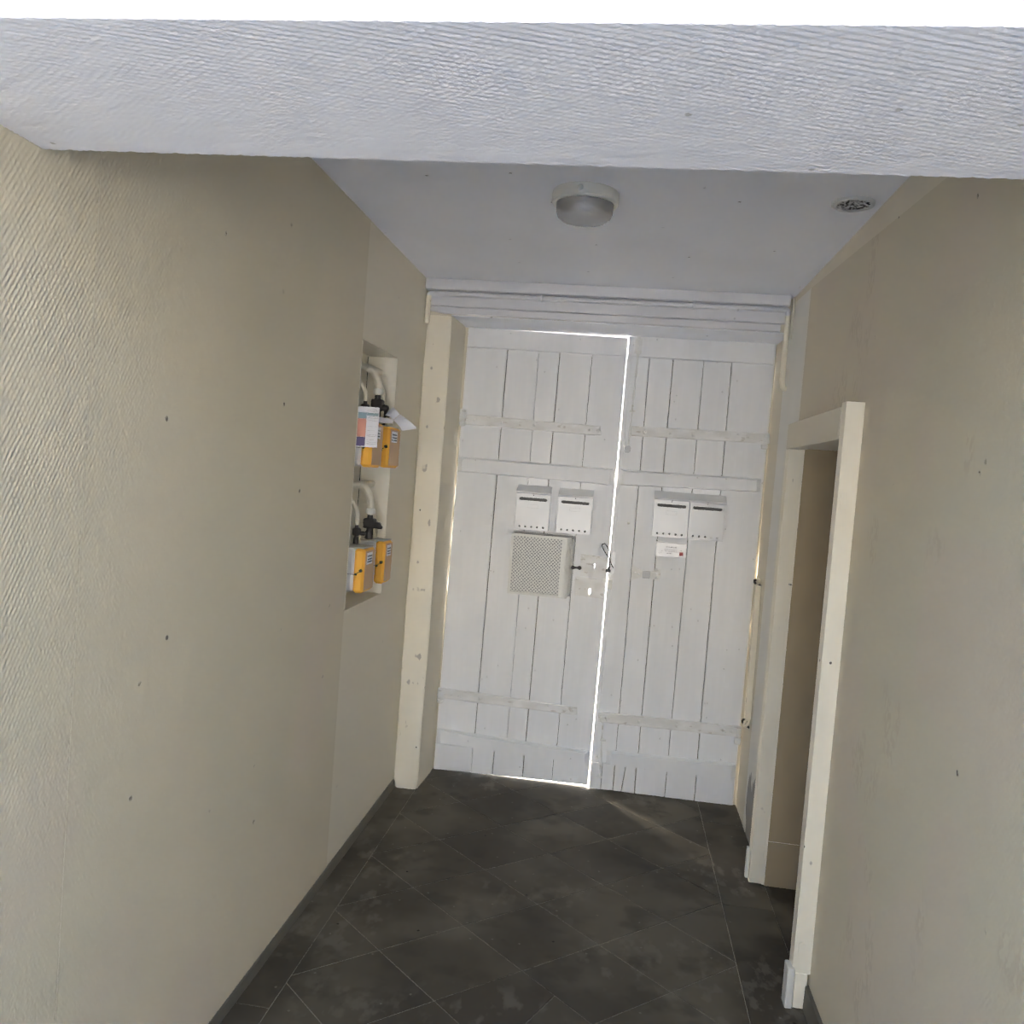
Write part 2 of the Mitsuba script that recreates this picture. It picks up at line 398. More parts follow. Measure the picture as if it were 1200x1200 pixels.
WB = thing('wall_back', 'plastered lintel wall above the street doors', kind='structure')
add('lintel', bx(0, W, -.33, .26, 2.712, 2.93), 'm_plaster', WB)
add('reveal_underside', bx(RL - .03, W, -.328, .20, 2.7075, 2.713), 'm_ceiling', WB, label='grey white underside of the lintel')
add('facade', cat_([bx(-7, RL, .27, .42, -.05, 4.8), bx(W + .015, 9, .27, .42, -.05, 4.8), bx(-.2, 2.2, .27, .42, 2.72, 4.8)]), 'm_facade', WB)
TR = thing('trim_1', 'white painted boards stacked over the street doors', kind='structure')
add('board', hull([(.004, -.425, 2.832), (1.957, -.425, 2.838), (1.957, -.33, 2.838), (.004, -.33, 2.832), (.004, -.425, 2.889), (1.957, -.425, 2.889), (1.957, -.33, 2.889), (.004, -.33, 2.889)]), 'm_trim', TR)
add('board', bx(.012, 1.950, -.362, -.33, 2.752, 2.832, .004), 'm_trim', TR)
add('board', quad_prism([(.10, 2.714), (1.930, 2.7105), (1.930, 2.7508), (.012, 2.7508), (.012, 2.728)], -.350, -.33, .003), 'm_trim', TR)

# floor: scored tiles laid on the diagonal between two border rows
FL = add('floor', bx(-.15, 3.3, -4.21, .26, -.12, -.0016), 'm_grout', label='dark grey tiled passage floor, tiles set on the diagonal', kind='structure')
e1 = np.array([math.cos(math.radians(42.2)), math.sin(math.radians(42.2))]); e2 = np.array([e1[0], -e1[1]])
P0 = np.array([.943, -1.932]); A_, B_ = .378, .367
field = sbox(.134, -4.2, 1.762, .035)
nt = 0
CRACK = (np.array([1.108, -1.985]), np.array([1.035, -2.135]))   # the tile that is broken
def tile(poly, gap, bev=.0012):
    global nt
    if poly.contains(Point((CRACK[0] + CRACK[1]) / 2)) and gap > 0:
        d = (CRACK[1] - CRACK[0]) * 20; a = CRACK[0] - d; c = CRACK[1] + d; s_ = np.array([-d[1], d[0]])
        for sgn in (1, -1):
            q = poly.intersection(Polygon([a, c, c + sgn * s_, a + sgn * s_]))
            tile_piece(q, .0026, bev)
        return
    tile_piece(poly, gap, bev)
def tile_piece(poly, gap, bev):
    global nt
    p = poly.buffer(-gap / 2, join_style=2)
    if p.is_empty or p.geom_type != 'Polygon' or p.area < 6e-4: return
    t = p.buffer(-bev, join_style=2)
    if t.is_empty or t.geom_type != 'Polygon': return
    dz = rng.normal(0, .0004)
    m = hull([(x, y, -.012) for x, y in p.exterior.coords] + [(x, y, -.0008 + dz) for x, y in p.exterior.coords] + [(x, y, dz) for x, y in t.exterior.coords])
    add('tile', m, 'm_tile_%d' % rng.integers(3), FL)
    nt += 1
for i in range(-14, 15):
    for j in range(-14, 15):
        o = P0 + i * A_ * e1 + j * B_ * e2
        q = Polygon([o, o + A_ * e1, o + A_ * e1 + B_ * e2, o + B_ * e2]).intersection(field)
        if q.geom_type == 'Polygon' and q.area > 5e-4: tile(q, .0036)
ys = [-4.2, -3.27, -2.36, -1.42, -.50, .035]
for a, b in zip(ys[:-1], ys[1:]):
    tile(sbox(0, a, .134, b), .0016)
    tile(sbox(1.762, a + (.22 if a > -4 else 0), W + .004, b + (.22 if b < 0 else 0)), .0035)
add('slab', bx(HX0, HX1, YP, -4.202, -.10, 0), 'm_tile_0', FL)
add('slab', bx(HX0, HX1, YE, YP, -.10, 0), 'm_court', FL, label='pale porch paving behind the viewer')
add('slab', bx(0, W, .037, .26, -.012, -.001), 'm_court', FL, label='pale door sill')
add('baseboard_left', hull([(0, -4.2, 0), (.016, -4.2, 0), (0, -4.2, .030), (.010, -4.2, .030), (0, -.353, 0), (.016, -.353, 0), (0, -.353, .045), (.010, -.353, .045)]), 'm_plinth', label='low dark skirting along the foot of the left wall', kind='structure')
add('baseboard_right', hull([(W - .004, -4.2, 0), (W - .018, -4.2, 0), (W - .004, -4.2, .10), (W - .016, -4.2, .10), (W - .004, -1.900, 0), (W - .020, -1.900, 0), (W - .004, -1.900, .088), (W - .018, -1.900, .088)]), 'm_plinth', label='dark skirting along the foot of the near right wall', kind='structure')

# ------------------------------------------------------------------ side doorway and the dark space behind it
DF = thing('side_door_frame', 'cream painted casing of the open side doorway in the right wall', 'door frame')
XF = 1.915
add('jamb', bx(XF, W, -.953, -.890, 0, 2.064, .003), 'm_cream', DF)
add('jamb', hull([(x, y, z) for x in (XF + .003, W - .004) for y in (-1.904, -1.846) for z in (0.13, 2.196)]), 'm_cream', DF)
add('head_board', bx(XF, W, -1.846, -.890, 2.064, 2.183, .003), 'm_plaster', DF, label='beige board over the opening')
add('plinth_block', bx(XF + .012, W - .012, -1.908, -1.848, 0, .132, .003), 'm_cream', DF)
add('plinth_strip', bx(XF - .016, XF + .010, -1.918, -1.858, 0, .150, .003), 'm_old_white', DF, label='loose white strip at the foot of the near jamb')
add('plinth_strip', bx(XF - .012, XF + .004, -.910, -.886, 0, .15, .003), 'm_old_white', DF)
add('hinge_leaf', bx(1.929, 1.950, -1.9060, -1.9035, 1.815, 1.876, .0008), 'm_cream', DF)
hp = Polygon([(1.931, .186), (1.962, .186), (1.962, .232), (1.955, .242), (1.938, .245), (1.931, .238)])
add('hinge_leaf', xz(hp, -1.9065, -1.9035), 'm_cream', DF)
add('stop_bead', bx(W - .01, W + .14, DY1 - .002, DY1 + .001, 0, DZ), 'm_cream', DF, label='plain reveal lining')
SR = thing('side_room', 'dark unlit space behind the side doorway', kind='structure')
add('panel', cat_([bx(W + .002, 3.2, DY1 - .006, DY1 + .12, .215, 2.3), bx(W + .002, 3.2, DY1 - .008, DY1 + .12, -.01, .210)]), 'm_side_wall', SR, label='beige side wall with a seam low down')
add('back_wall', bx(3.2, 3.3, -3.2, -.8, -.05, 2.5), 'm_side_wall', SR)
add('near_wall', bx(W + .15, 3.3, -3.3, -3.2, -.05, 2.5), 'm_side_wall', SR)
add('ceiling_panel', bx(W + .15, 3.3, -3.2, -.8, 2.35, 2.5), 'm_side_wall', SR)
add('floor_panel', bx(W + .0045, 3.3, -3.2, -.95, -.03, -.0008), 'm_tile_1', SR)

# ------------------------------------------------------------------ the street doors
D0, D1, DB = 0.0, .014, .036           # plank face, plank back, back of leaf
def smooth_lin(z, a, b): return a + (b - a) * z / 2.7
def leaf(name, label, left, right, top, bottom, seams, low_seams, holes, li=0, ri=0):
    """left(z), right(z): the edges; top, bottom: [(x, z)] of the outline from left to right; seams: [(x at 2.58, x at 0.2, gap)]"""
    d = thing(name, label, kind='structure')
    out = Polygon([(left(0), bottom[0])] + [(right(0), bottom[1]), (right(2.7), top[1]), (left(2.7), top[0])])
    core = Polygon([(left(0) + li * 1.5, bottom[0]), (right(0) - ri * 1.5, bottom[1]), (right(2.7) - ri * 1.5, top[1]), (left(2.7) + li * 1.5, top[0])]).buffer(-.0015, join_style=2)
    for h in holes: core = core.difference(h)
    add('core_board', xz(core, D1, DB), 'm_raw_wood', d, label='bare weathered wood in the joints')
    zt, zb = 2.585, .165
    # top rail
    tr = [(left(zt), zt + .001), (right(zt), zt + .001), (right(2.7), top[1]), (left(2.7), top[0])]
    add('top_rail', quad_prism(tr, D0 - .0005, D1, .004), 'm_door', d)
    ed = [(lambda z: left(z) + li, 0)] + [((lambda z, a=a, b=b: b + (a - b) * z / 2.7), g) for a, b, g in seams] + [(lambda z: right(z) - ri, 0)]
    for i in range(len(ed) - 1):
        (fa, ga), (fb, gb) = ed[i], ed[i + 1]
        q = [(fa(zb) + ga / 2, zb), (fb(zb) - gb / 2, zb), (fb(zt) - gb / 2, zt), (fa(zt) + ga / 2, zt)]
        dy = rng.normal(0, .0008) if 0 < i < len(ed) - 2 else 0
        h_in = [h for h in holes if Polygon(q).contains(h)]
        if h_in:
            pl = Polygon(q)
            for h in h_in: pl = pl.difference(h)
            m = xz(pl, D0, D1)
        else:
            m = quad_prism(q, D0 + dy, D1, .0028)
        add('plank', m, 'm_door', d)
    # the meeting edge is planed thin and askew, as old double doors are
    for f, q, sg in ((left, li, 1), (right, ri, -1)):
        if q:
            add('meeting_edge', hull([(f(z) + (0 if y < .001 else -.0075 if y > .005 else -.0003) , y, z) for z in (zb, zt) for y in (D0 + .0005, D1)] + [(f(z) + sg * q, y, z) for z in (zb, zt) for y in (D0, D1)]), 'm_door', d)
    lo = [(left, 0)] + [((lambda z, a=a, s=s: a + s * (z - .08)), g) for a, s, g in low_seams] + [(right, 0)]
    bl = lambda x: bottom[0] + (bottom[1] - bottom[0]) * (x - left(0)) / (right(0) - left(0))
    for i in range(len(lo) - 1):
        (fa, ga), (fb, gb) = lo[i], lo[i + 1]
        za, zc = bl(fa(0)), bl(fb(0))
        j = rng.uniform(0, .004, 2)
        q = [(fa(za) + ga / 2, za + j[0]), (fb(zc) - gb / 2, zc + j[1]), (fb(zb) - gb / 2, zb - .002), (fa(zb) + ga / 2, zb - .002)]
        add('foot_plank', quad_prism(q, D0 + rng.normal(0, .0006), D1, .0022), 'm_door', d)
    return d

# through-going keyholes of the left leaf
kh1 = Point(1.043, 1.348).buffer(.0062).union(sbox(1.0405, 1.327, 1.0455, 1.348)).buffer(.0015)
kh2 = affinity.scale(Point(1.027, 1.187).buffer(1.0), .010, .021)
LX = lambda z: smooth_lin(z, .164, .177)
LM = lambda z: smooth_lin(z, 1.1085, 1.1280)
RM = lambda z: smooth_lin(z, 1.1190, 1.1384)
RX = lambda z: smooth_lin(z, 1.964, 1.9735)
DL = leaf('door_1', 'left leaf of the white plank street doors, with letter boxes and perforated rack', LX, LM, (2.7060, 2.6925), (.003, .021),
          [(.425, .400, .0052), (.612, .600, .0022), (.738, .714, .0050), (.930, .905, .0034)], [(.397, 0, .003), (.529, 0, .0045), (.714, 0, .005), (.893, 0, .003)], [kh1, kh2], 0, .02)
DR = leaf('door_2', 'right leaf of the white plank street doors, with two joined letter boxes and a small sign', RM, RX, (2.7045, 2.7068), (.0035, .0035),
          [(1.263, 1.260, .0028), (1.400, 1.392, .0042), (1.575, 1.569, .0034), (1.733, 1.739, .0046)], [(1.188, 0, .003), (1.261, 0, .005), (1.318, .09, .005), (1.389, -.02, .006), (1.568, 0, .0045), (1.741, 0, .0045)], [], .02, 0)
# unseen strip added outside the right leaf to block light coming from the right
add('light_block_strip', quad_prism([(RM(0) + .03, .01), (RM(0) + .07, .01), (RM(2.7) + .07, 2.69), (RM(2.7) + .03, 2.69)], DB, DB + .045), 'm_door', DR)

# filler strips added behind the outer leaf edges, shaped to limit the daylight
def filler_outline(edge, side, opens, seed, xo):
    zz = np.linspace(0.0, 2.712, 90)
    k = (meshkit.fbm(np.stack([zz * 14, zz * 0 + seed, zz * 0], 1), 4, seed) - .5) * .016
    pts = []
    for z, j in zip(zz, k):
        o = -.005
        for z0, z1, d in opens:
            if z0 < z < z1: o = max(o, d + j)
        pts.append((edge(z) + side * (o if o > -.005 else -.005 + abs(j) * .3), z))
    return Polygon(pts + [(xo, 2.712), (xo, 0)])
add('gap_filler', xz(filler_outline(LX, -1, [(.78, 2.05, .0085), (2.2, 2.42, .004)], 2, .13), DB + .004, DB + .024), 'm_plaster', WB)
add('gap_filler', xz(filler_outline(RX, 1, [(2.24, 2.60, .0015), (1.36, 1.50, .002), (1.02, 1.14, .000)], 5, 2.02), DB + .004, DB + .024), 'm_plaster', WB)

# battens
def batten(d, a, depth=.030):
    """a: four (x, z); bevelled ends and edges"""
    (x0, z0), (x1, z1), (x2, z2), (x3, z3) = a      # bottom left, bottom right, top right, top left
    b, e = .010, .026
    pts = [(x, D0 - .001, z) for x, z in a]
    pts += [(x, D0 - depth * .45, z) for x, z in a]
    pts += [(x0 + e, D0 - depth, z0 + b * .5), (x1 - e, D0 - depth, z1 + b * .5), (x2 - e, D0 - depth, z2 - b), (x3 + e, D0 - depth, z3 - b)]
    add('batten', hull(pts), 'm_door', d)
batten(DL, [(.180, 1.838), (1.116, 1.826), (1.116, 1.924), (.180, 1.926)])
batten(DL, [(.172, .172), (1.106, .152), (1.106, .229), (.172, .262)])
batten(DR, [(1.140, 1.832), (1.956, 1.852), (1.956, 1.931), (1.140, 1.923)])
batten(DR, [(1.208, .164), (1.960, .165), (1.960, .258), (1.208, .247)])

# strap hinges with bolts
def bolt_head(x, y, z, r=.011):
    return lathe([(0, -.004), (r, -.004), (r, .003), (r * .6, .007), (0, .008)], (x, y, z), 'y', 14)
def strap(d, a, bolts, depth=.012):
    k = add('strap', quad_prism(a, D0 - depth, D0 + .002, .0035), 'm_strap', d)
    for x, z in bolts: add('bolt', bolt_head(x, D0 - depth, z), 'm_strap', k, smooth=30)
    return k
strap(DL, [(.186, 2.121), (.985, 2.112), (1.018, 2.118), (1.012, 2.168), (.186, 2.184)], [(.26, 2.152), (.42, 2.149), (.62, 2.146), (.95, 2.142), (1.0, 2.14)])
strap(DL, [(.190, .450), (.99, .438), (1.014, .444), (1.010, .484), (.190, .512)], [(.245, .481), (.42, .474), (.62, .468), (.98, .462)])
strap(DR, [(1.198, 2.124), (1.974, 2.134), (1.974, 2.192), (1.185, 2.182), (1.190, 2.14)], [(1.27, 2.152), (1.42, 2.156), (1.55, 2.156), (1.86, 2.164)])
strap(DR, [(1.140, .414), (1.945, .418), (1.964, .424), (1.964, .480), (1.137, .474)], [(1.38, .445), (1.60, .446), (1.87, .450), (1.915, .450)], .016)
def knuckles(d, x, y, z0, z1, z2, r, up=True):
    k = add('hinge_knuckle', lathe([(0, z1 + .002), (r * .94, z1 + .002), (r, z1 + .006), (r, z2 - .004), (r * .94, z2), (0, z2)], (x, y, 0), 'z', 24), 'm_strap', d, smooth=30)
    add('pintle', lathe([(0, z0), (r * .55, z0 + .002), (r * .95, z0 + .012), (r * 1.02, z0 + .02), (r * 1.02, z1 - .002), (0, z1 - .002)], (x, y, 0), 'z', 24), 'm_strap', k, smooth=30)
knuckles(DL, .185, -.012, 2.108, 2.140, 2.212, .020)
knuckles(DL, .176, -.012, .416, .445, .512, .020)
for z0, z1 in ((2.100, 2.132), (.376, .418)):
    add('pintle', bx(1.936, 1.972, -.030, -.002, z0, z1, .006), 'm_strap', DR)
add('hinge_knuckle', lathe([(0, 2.134), (.016, 2.134), (.016, 2.194), (0, 2.194)], (1.966, -.008, 0), 'z', 20), 'm_strap', DR, smooth=30)
add('hinge_knuckle', lathe([(0, .42), (.016, .42), (.016, .482), (0, .482)], (1.958, -.008, 0), 'z', 20), 'm_strap', DR, smooth=30)

# bolts with rods on the right leaf
BK = add('bolt_keeper', cat_([bx(1.172, 1.214, -.012, .001, 2.604, 2.692, .003), bx(1.182, 1.204, -.016, -.010, 2.60, 2.7065, .003)]), 'm_strap', DR)
add('tongue', hull([(1.186, -.012, 2.604), (1.204, -.012, 2.604), (1.191, -.012, 2.555), (1.199, -.012, 2.555), (1.186, 0, 2.604), (1.204, 0, 2.604), (1.191, 0, 2.555), (1.199, 0, 2.555)]), 'm_strap', BK)
RD = add('bolt_rod', cyl((1.194, -.005, 2.56), (1.183, -.005, 2.07), .006), 'm_strap', DR, smooth=40)
add('rod_guide', bx(1.172, 1.206, -.014, .001, 2.262, 2.276, .003), 'm_strap', RD)
add('knob', lathe([(0, -.002), (.012, -.002), (.012, .010), (.019, .013), (.022, .018), (.019, .024), (0, .026)], (1.178, -.004, 2.046), 'y', 26), 'm_meter_grey', RD, smooth=30, label='round grey white knob')
RD2 = add('bolt_rod', cyl((1.170, -.006, .41), (1.178, -.006, .09), .006), 'm_strap', DR, smooth=40)
add('knob', lathe([(0, -.002), (.014, -.002), (.014, .012), (.020, .016), (.021, .022), (.016, .028), (0, .029)], (1.169, -.006, .436), 'y', 26), 'm_strap', RD2, smooth=30)
add('knob', lathe([(0, -.002), (.010, -.002), (.012, .010), (.009, .016), (0, .017)], (1.150, -.004, .195), 'y', 20), 'm_strap', RD2, smooth=30)
add('rod_guide', bx(1.160, 1.196, -.014, .001, .075, .087, .003), 'm_strap', RD2)
add('rod_guide', bx(1.160, 1.196, -.014, .001, .300, .312, .003), 'm_strap', RD2)

# lock plates with keyholes on the left leaf, handle, strikes
p1 = Polygon([(.962, 1.276), (1.112, 1.272), (1.115, 1.398), (.957, 1.406)]).difference(kh1)
LP = add('lock_plate', xz(p1, D0 - .0055, D0 - .0002), 'm_strap', DL)
p2 = Polygon([(.934, 1.158), (1.106, 1.150), (1.112, 1.266), (.934, 1.271)]).difference(kh2)
LP2 = add('lock_plate', xz(p2, D0 - .0055, D0 - .0002), 'm_strap', DL)
for x, z in ((.972, 1.392), (1.100, 1.386), (.976, 1.288), (1.100, 1.286)): add('screw', bolt_head(x, D0 - .0055, z, .004), 'm_door', LP)
for x, z in ((.948, 1.256), (1.098, 1.252), (.948, 1.172), (1.094, 1.166)): add('screw', bolt_head(x, D0 - .0055, z, .004), 'm_door', LP2)
add('turn_handle', cat_([lathe([(0, -.01), (.009, -.01), (.011, .006), (.006, .012), (0, .013)], (.917, -.016, 1.322), 'y', 16), lathe([(0, -.014), (.010, -.014), (.012, .006), (.006, .012), (0, .013)], (.956, -.016, 1.323), 'y', 16),
                         cyl((.917, -.018, 1.322), (.956, -.018, 1.323), .005, 12)]), 'm_iron', DL, smooth=35, label='small dark iron turn handle')
add('strike_plate', bx(1.140, 1.163, D0 - .004, D0 + .001, 1.302, 1.436, .001), 'm_white_metal', DR)
add('latch_keeper', bx(1.132, 1.156, D0 - .018, D0 + .001, 1.212, 1.272, .003), 'm_white_fitting', DR)
bow = Polygon([(1.262, 1.276), (1.322, 1.298), (1.376, 1.298), (1.433, 1.282), (1.430, 1.358), (1.376, 1.340), (1.322, 1.340), (1.262, 1.372)])
BP = add('latch_plate', xz(bow, D0 - .0065, D0 + .001), 'm_strap', DR)
add('boss', bx(1.328, 1.372, -.022, -.003, 1.297, 1.341, .004), 'm_meter_grey', BP)
for x, z in ((1.285, 1.324), (1.306, 1.318), (1.408, 1.330), (1.408, 1.305)): add('screw', bolt_head(x, D0 - .0065, z, .006), 'm_door', BP, smooth=30)
add('bolt_knob', lathe([(0, 0), (.008, 0), (.006, .008), (0, .009)], (1.222, -.001, 1.612), 'y', 12), 'm_white_fitting', DR)

# black cable tie looped through the strike
tie = [(1.128, -.012, 1.392), (1.098, -.030, 1.432), (1.079, -.034, 1.466), (1.085, -.030, 1.479), (1.101, -.026, 1.473), (1.127, -.018, 1.432), (1.130, -.012, 1.400), (1.131, -.010, 1.365), (1.133, -.012, 1.340)]
t = thing('cable_tie', 'black cable tie looped through the gap where the two door leaves meet', 'cable tie')
add('loop', tube(curve(tie, 10), .0028, 8), 'm_black', t, smooth=40)
add('tail', tube(curve([(1.126, -.014, 1.398), (1.140, -.020, 1.366), (1.155, -.022, 1.341)], 8), .0026, 8), 'm_black', t, smooth=40)
add('lock_head', cat_([bx(1.112, 1.140, -.020, -.006, 1.312, 1.330, .003), bx(1.122, 1.134, -.018, -.008, 1.328, 1.345, .002)]), 'm_black', t)

# small enamel sign under the right letter boxes
sg = thing('sign', 'small white sign with faint lines and a red square, under the joined letter boxes', 'sign')
add('plate', quad_prism([(1.393, 1.435), (1.569, 1.434), (1.570, 1.514), (1.393, 1.518)], -.005, -.0005, .0012), 'm_enamel', sg)
def rows(x0, x1, z, h, y, seed, fill=.8):
    r = random.Random(seed); out = []; x = x0
    while x < x1:
        w = r.uniform(.004, .015)
        if r.random() < fill: out.append(bx(x, min(x + w, x1), y - .0004, y + .0002, z, z + h))
        x += w + .003
    return cat_(out)
add('print', cat_([rows(1.442, 1.512, 1.489, .0055, -.005, 1), rows(1.425, 1.545, 1.474, .0035, -.005, 2), rows(1.425, 1.530, 1.4645, .003, -.005, 3, .6), rows(1.410, 1.50, 1.452, .003, -.005, 4, .4)]), 'm_ink_pale', sg, label='faint lines of print', kind='stuff')
add('emblem', bx(1.530, 1.552, -.0058, -.0045, 1.446, 1.467), 'm_red', sg, label='dull red square')

# ------------------------------------------------------------------ letter boxes
def letter_box(x0, z0, label, group, filled=0, plate=True, w=.200, h=.263):
    k = thing('letter_box', label, 'letter box', 'letter boxes on the street doors')
    d = .072; x1 = x0 + w; zf = z0 + h * .845
    add('body', cat_([bx(x0, x0 + .002, -d, -.001, z0, zf), bx(x1 - .002, x1, -d, -.001, z0, zf), bx(x0, x1, -.004, -.001, z0, z0 + h - .006), bx(x0, x1, -d, -.001, z0, z0 + .002)]), 'm_white_metal', k)
    add('lining', cat_([bx(x0 + .0022, x0 + .0032, -d + .001, -.005, z0 + .003, zf - .004), bx(x1 - .0032, x1 - .0022, -d + .001, -.005, z0 + .003, zf - .004), bx(x0 + .003, x1 - .003, -.0055, -.0045, z0 + .003, z0 + h - .016), bx(x0 + .003, x1 - .003, -d + .001, -.005, z0 + .0025, z0 + .0035)]), 'm_slot_shade', k, label='added dark sheets standing in for the shade inside')  # dark sheets added so slot and holes read as shaded
    P = sbox(x0 + .0005, z0, x1 - .0005, zf)
    zs_ = zf - .040
    slot = LineString([(x0 + .026, zs_), (x1 - .026, zs_)]).buffer(.0085)
    P = P.difference(slot)
    for i in range(5):
        if i < 5 - filled: P = P.difference(Point(x0 + .030 + i * (w - .06) / 4, z0 + .019).buffer(.0062))
    P = P.difference(Point(w / 2 + x0, zf - .016).buffer(.003))
    fp = add('front_panel', xz(P, -d - .002, -d), 'm_white_metal', k)
    for i in range(5 - filled, 5):
        add('plug', lathe([(0, 0), (.008, 0), (.006, .003), (0, .003)], (x0 + .030 + i * (w - .06) / 4, -d - .002, z0 + .019), 'y', 14), 'm_meter_grey', fp)
    add('slot_rim', xz(slot.buffer(.003).difference(slot), -d - .0045, -d - .0015), 'm_white_metal', fp)
    if plate:
        q = sbox(x0 + .068, zs_ - .052, x0 + .132, zs_ - .030)
        add('name_holder', xz(q.difference(q.buffer(-.002, join_style=2)), -d - .0032, -d - .0015), 'm_meter_grey', fp)
    # sloping lid with rolled lip
    prof = [(-d - .0095 + .0075 * math.cos(t), zf - .002 + .0075 * math.sin(t)) for t in np.linspace(math.radians(250), math.radians(110), 11)] + [ (-.004, z0 + h), (-.001, z0 + h), (-.001, z0 + h - .003), (-d - .0035, zf + .003), (-d - .0045, zf - .008)]
    add('lid', yz(Polygon(prof), x0 - .002, x1 + .002), 'm_white_metal', k, smooth=35)
    add('lock', lathe([(0, 0), (.005, 0), (.005, .0025), (0, .003)], (x0 + w / 2, -d - .012, zf - .004), 'y', 14), 'm_iron', k)
    return k
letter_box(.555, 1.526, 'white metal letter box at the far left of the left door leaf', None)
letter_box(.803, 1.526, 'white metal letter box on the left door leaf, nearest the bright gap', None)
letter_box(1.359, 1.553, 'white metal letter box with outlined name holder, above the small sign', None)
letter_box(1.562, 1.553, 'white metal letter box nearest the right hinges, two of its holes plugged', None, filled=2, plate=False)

# ------------------------------------------------------------------ perforated rack
RK = thing('wall_rack', 'cream white perforated metal rack hung below the left letter boxes', 'rack')
bx0, bx1, bz0, bz1, by = .548, .905, 1.146, 1.503, -.118
def perforated(u0, u1, v0, v1, pitch, r):
    """front quads with octagonal holes on a staggered grid in (u, v); returns verts (u, v), faces"""
    nu, nv = int((u1 - u0) / pitch), int((v1 - v0) / (pitch / 2))
    pu, pv = (u1 - u0) / nu, (v1 - v0) / nv
    ang = np.arange(8) * math.pi / 4 + math.pi / 8
    hole = np.stack([np.cos(ang), np.sin(ang)], 1) * r
    V, F, R = [], [], []
    for j in range(nv):
        for i in range(-1, nu + 1):
            cu = u0 + (i + .5 + (.5 if j % 2 else 0)) * pu; cv = v0 + (j + .5) * pv
            a0, a1 = max(cu - pu / 2, u0), min(cu + pu / 2, u1)
            if a1 - a0 < 1e-6: continue
            rect = np.array([(a1, cv + pv / 2), ((a0 + a1) / 2, cv + pv / 2), (a0, cv + pv / 2), (a0, cv), (a0, cv - pv / 2), ((a0 + a1) / 2, cv - pv / 2), (a1, cv - pv / 2), (a1, cv)])
            o = len(V)
            if a1 - a0 < pu * .9:
                V += list(rect[[0, 2, 4, 6]]); F += [[o, o + 1, o + 2], [o, o + 2, o + 3]]; continue
            hh = hole + (cu, cv)
            V += list(rect) + list(hh)
            for k in range(8):
                k2 = (k + 1) % 8
                # rect[k] sits at 45*k+45 deg; hole[k] at 45*k+22.5 deg
                F += [[o + k, o + k2, o + 8 + k2], [o + k, o + 8 + k2, o + 8 + k]]
            R.append(o + 8)
    return np.array(V), F, R
def perf_mesh(u0, u1, v0, v1, pitch, r, thick, to3):
    V, F, R = perforated(u0, u1, v0, v1, pitch, r)
    n = len(V)
    v3 = np.vstack([to3(V[:, 0], V[:, 1], 0.0), to3(V[:, 0], V[:, 1], thick)])
    f = list(F) + [[c + n, b + n, a + n] for a, b, c in F]
    for o in R:
        for k in range(8):
            a, b = o + k, o + (k + 1) % 8
            f += [[a, a + n, b + n], [a, b + n, b]]
    return trimesh.Trimesh(v3, f, process=False)
add('perforated_front', perf_mesh(bx0 + .010, bx1 - .052, bz0 + .012, bz1 - .014, .0195, .0050, .0012, lambda u, v, t: np.stack([u, np.full_like(u, by) + t, v], 1)), 'm_basket', RK)
fr_ = sbox(bx0, bz0, bx1 - .040, bz1).difference(sbox(bx0 + .010, bz0 + .012, bx1 - .052, bz1 - .014))
rnd = [(bx1 - .040, by)] + [(bx1 - .040 + .036 * math.sin(a), by + .036 * (1 - math.cos(a))) for a in np.linspace(0, math.pi / 2 * .9, 8)][1:]
cor = Polygon(rnd + [(x - .0015 * 1, y + .0015) for x, y in rnd[::-1]])
add('frame', cat_([xz(fr_, by - .001, by + .0015), ]), 'm_basket', RK)
cm = ext(cor, bz1 - bz0); cm.apply_translation((0, 0, bz0)); add('corner', cm, 'm_basket', RK, smooth=40)
add('perforated_side', perf_mesh(by + .036, -.004, bz0 + .012, bz1 - .012, .0195, .0050, -.0012, lambda u, v, t: np.stack([bx1 - .004 + (u - by - .036) / (-by - .04) * .008 + t, u, v], 1)), 'm_basket', RK)
add('side_panel', cat_([bx(bx0, bx0 + .0015, by, -.001, bz0, bz1), bx(bx0, bx1 - .006, by + .002, -.001, bz0, bz0 + .002)]), 'm_basket', RK)
add('back_panel', bx(bx0, bx1 + .012, -.003, -.0006, bz0, bz1 + .004), 'm_rack_shade', RK, label='back panel greyed to stand for shade behind the holes')  # darker than the rack so its holes look shadowed

# ------------------------------------------------------------------ pipes on the lintel and the side walls
PP = thing('pipe', 'thin painted pipe running along the lintel boards and down both side walls', 'pipe')
add('run', tube(rounded([(.018, -.388, 2.790), (.018, -.388, 2.812), (.055, -.378, 2.815), (1.0, -.378, 2.818), (1.956, -.378, 2.822), (1.958, -.374, 2.79)], .030, 8), .0135, 16), 'm_trim', PP, smooth=40, label='white painted horizontal run')
add('drop', tube([(.018, -.388, 2.800), (.017, -.398, 2.646)], .0138, 16), 'm_cream', PP, smooth=40, label='short cream drop on the left wall')
add('drop', tube(rounded([(1.958, -.374, 2.80), (1.958, -.372, 2.62), (1.958, -.372, 2.445), (1.968, -.372, 2.412), (1.9845, -.372, 2.408)], .035, 8), .0138, 16), 'm_cream', PP, smooth=40, label='long cream drop in the right corner, bent into the wall')
tag(add('cable', tube(rounded([(1.977, -.400, 2.885), (1.976, -.410, 2.80), (1.976, -.400, 2.68), (1.984, -.398, 2.67)], .02), .006, 10), 'm_pipe', smooth=40),
    'short thin cable beside the pipe, high in the right corner', 'cable')
for x in (.66, 1.47):
    pass
cl = thing('pipe_clip', 'small painted clip holding the pipe on the lintel, left of the lamp', 'clip', None)
add('band', bx(.640, .652, -.396, -.360, 2.800, 2.842, .003), 'm_trim', cl)
cl = thing('pipe_clip', 'small painted clip holding the pipe on the lintel, towards the right corner', 'clip', None)
add('band', bx(1.455, 1.467, -.396, -.360, 2.804, 2.846, .003), 'm_trim', cl)

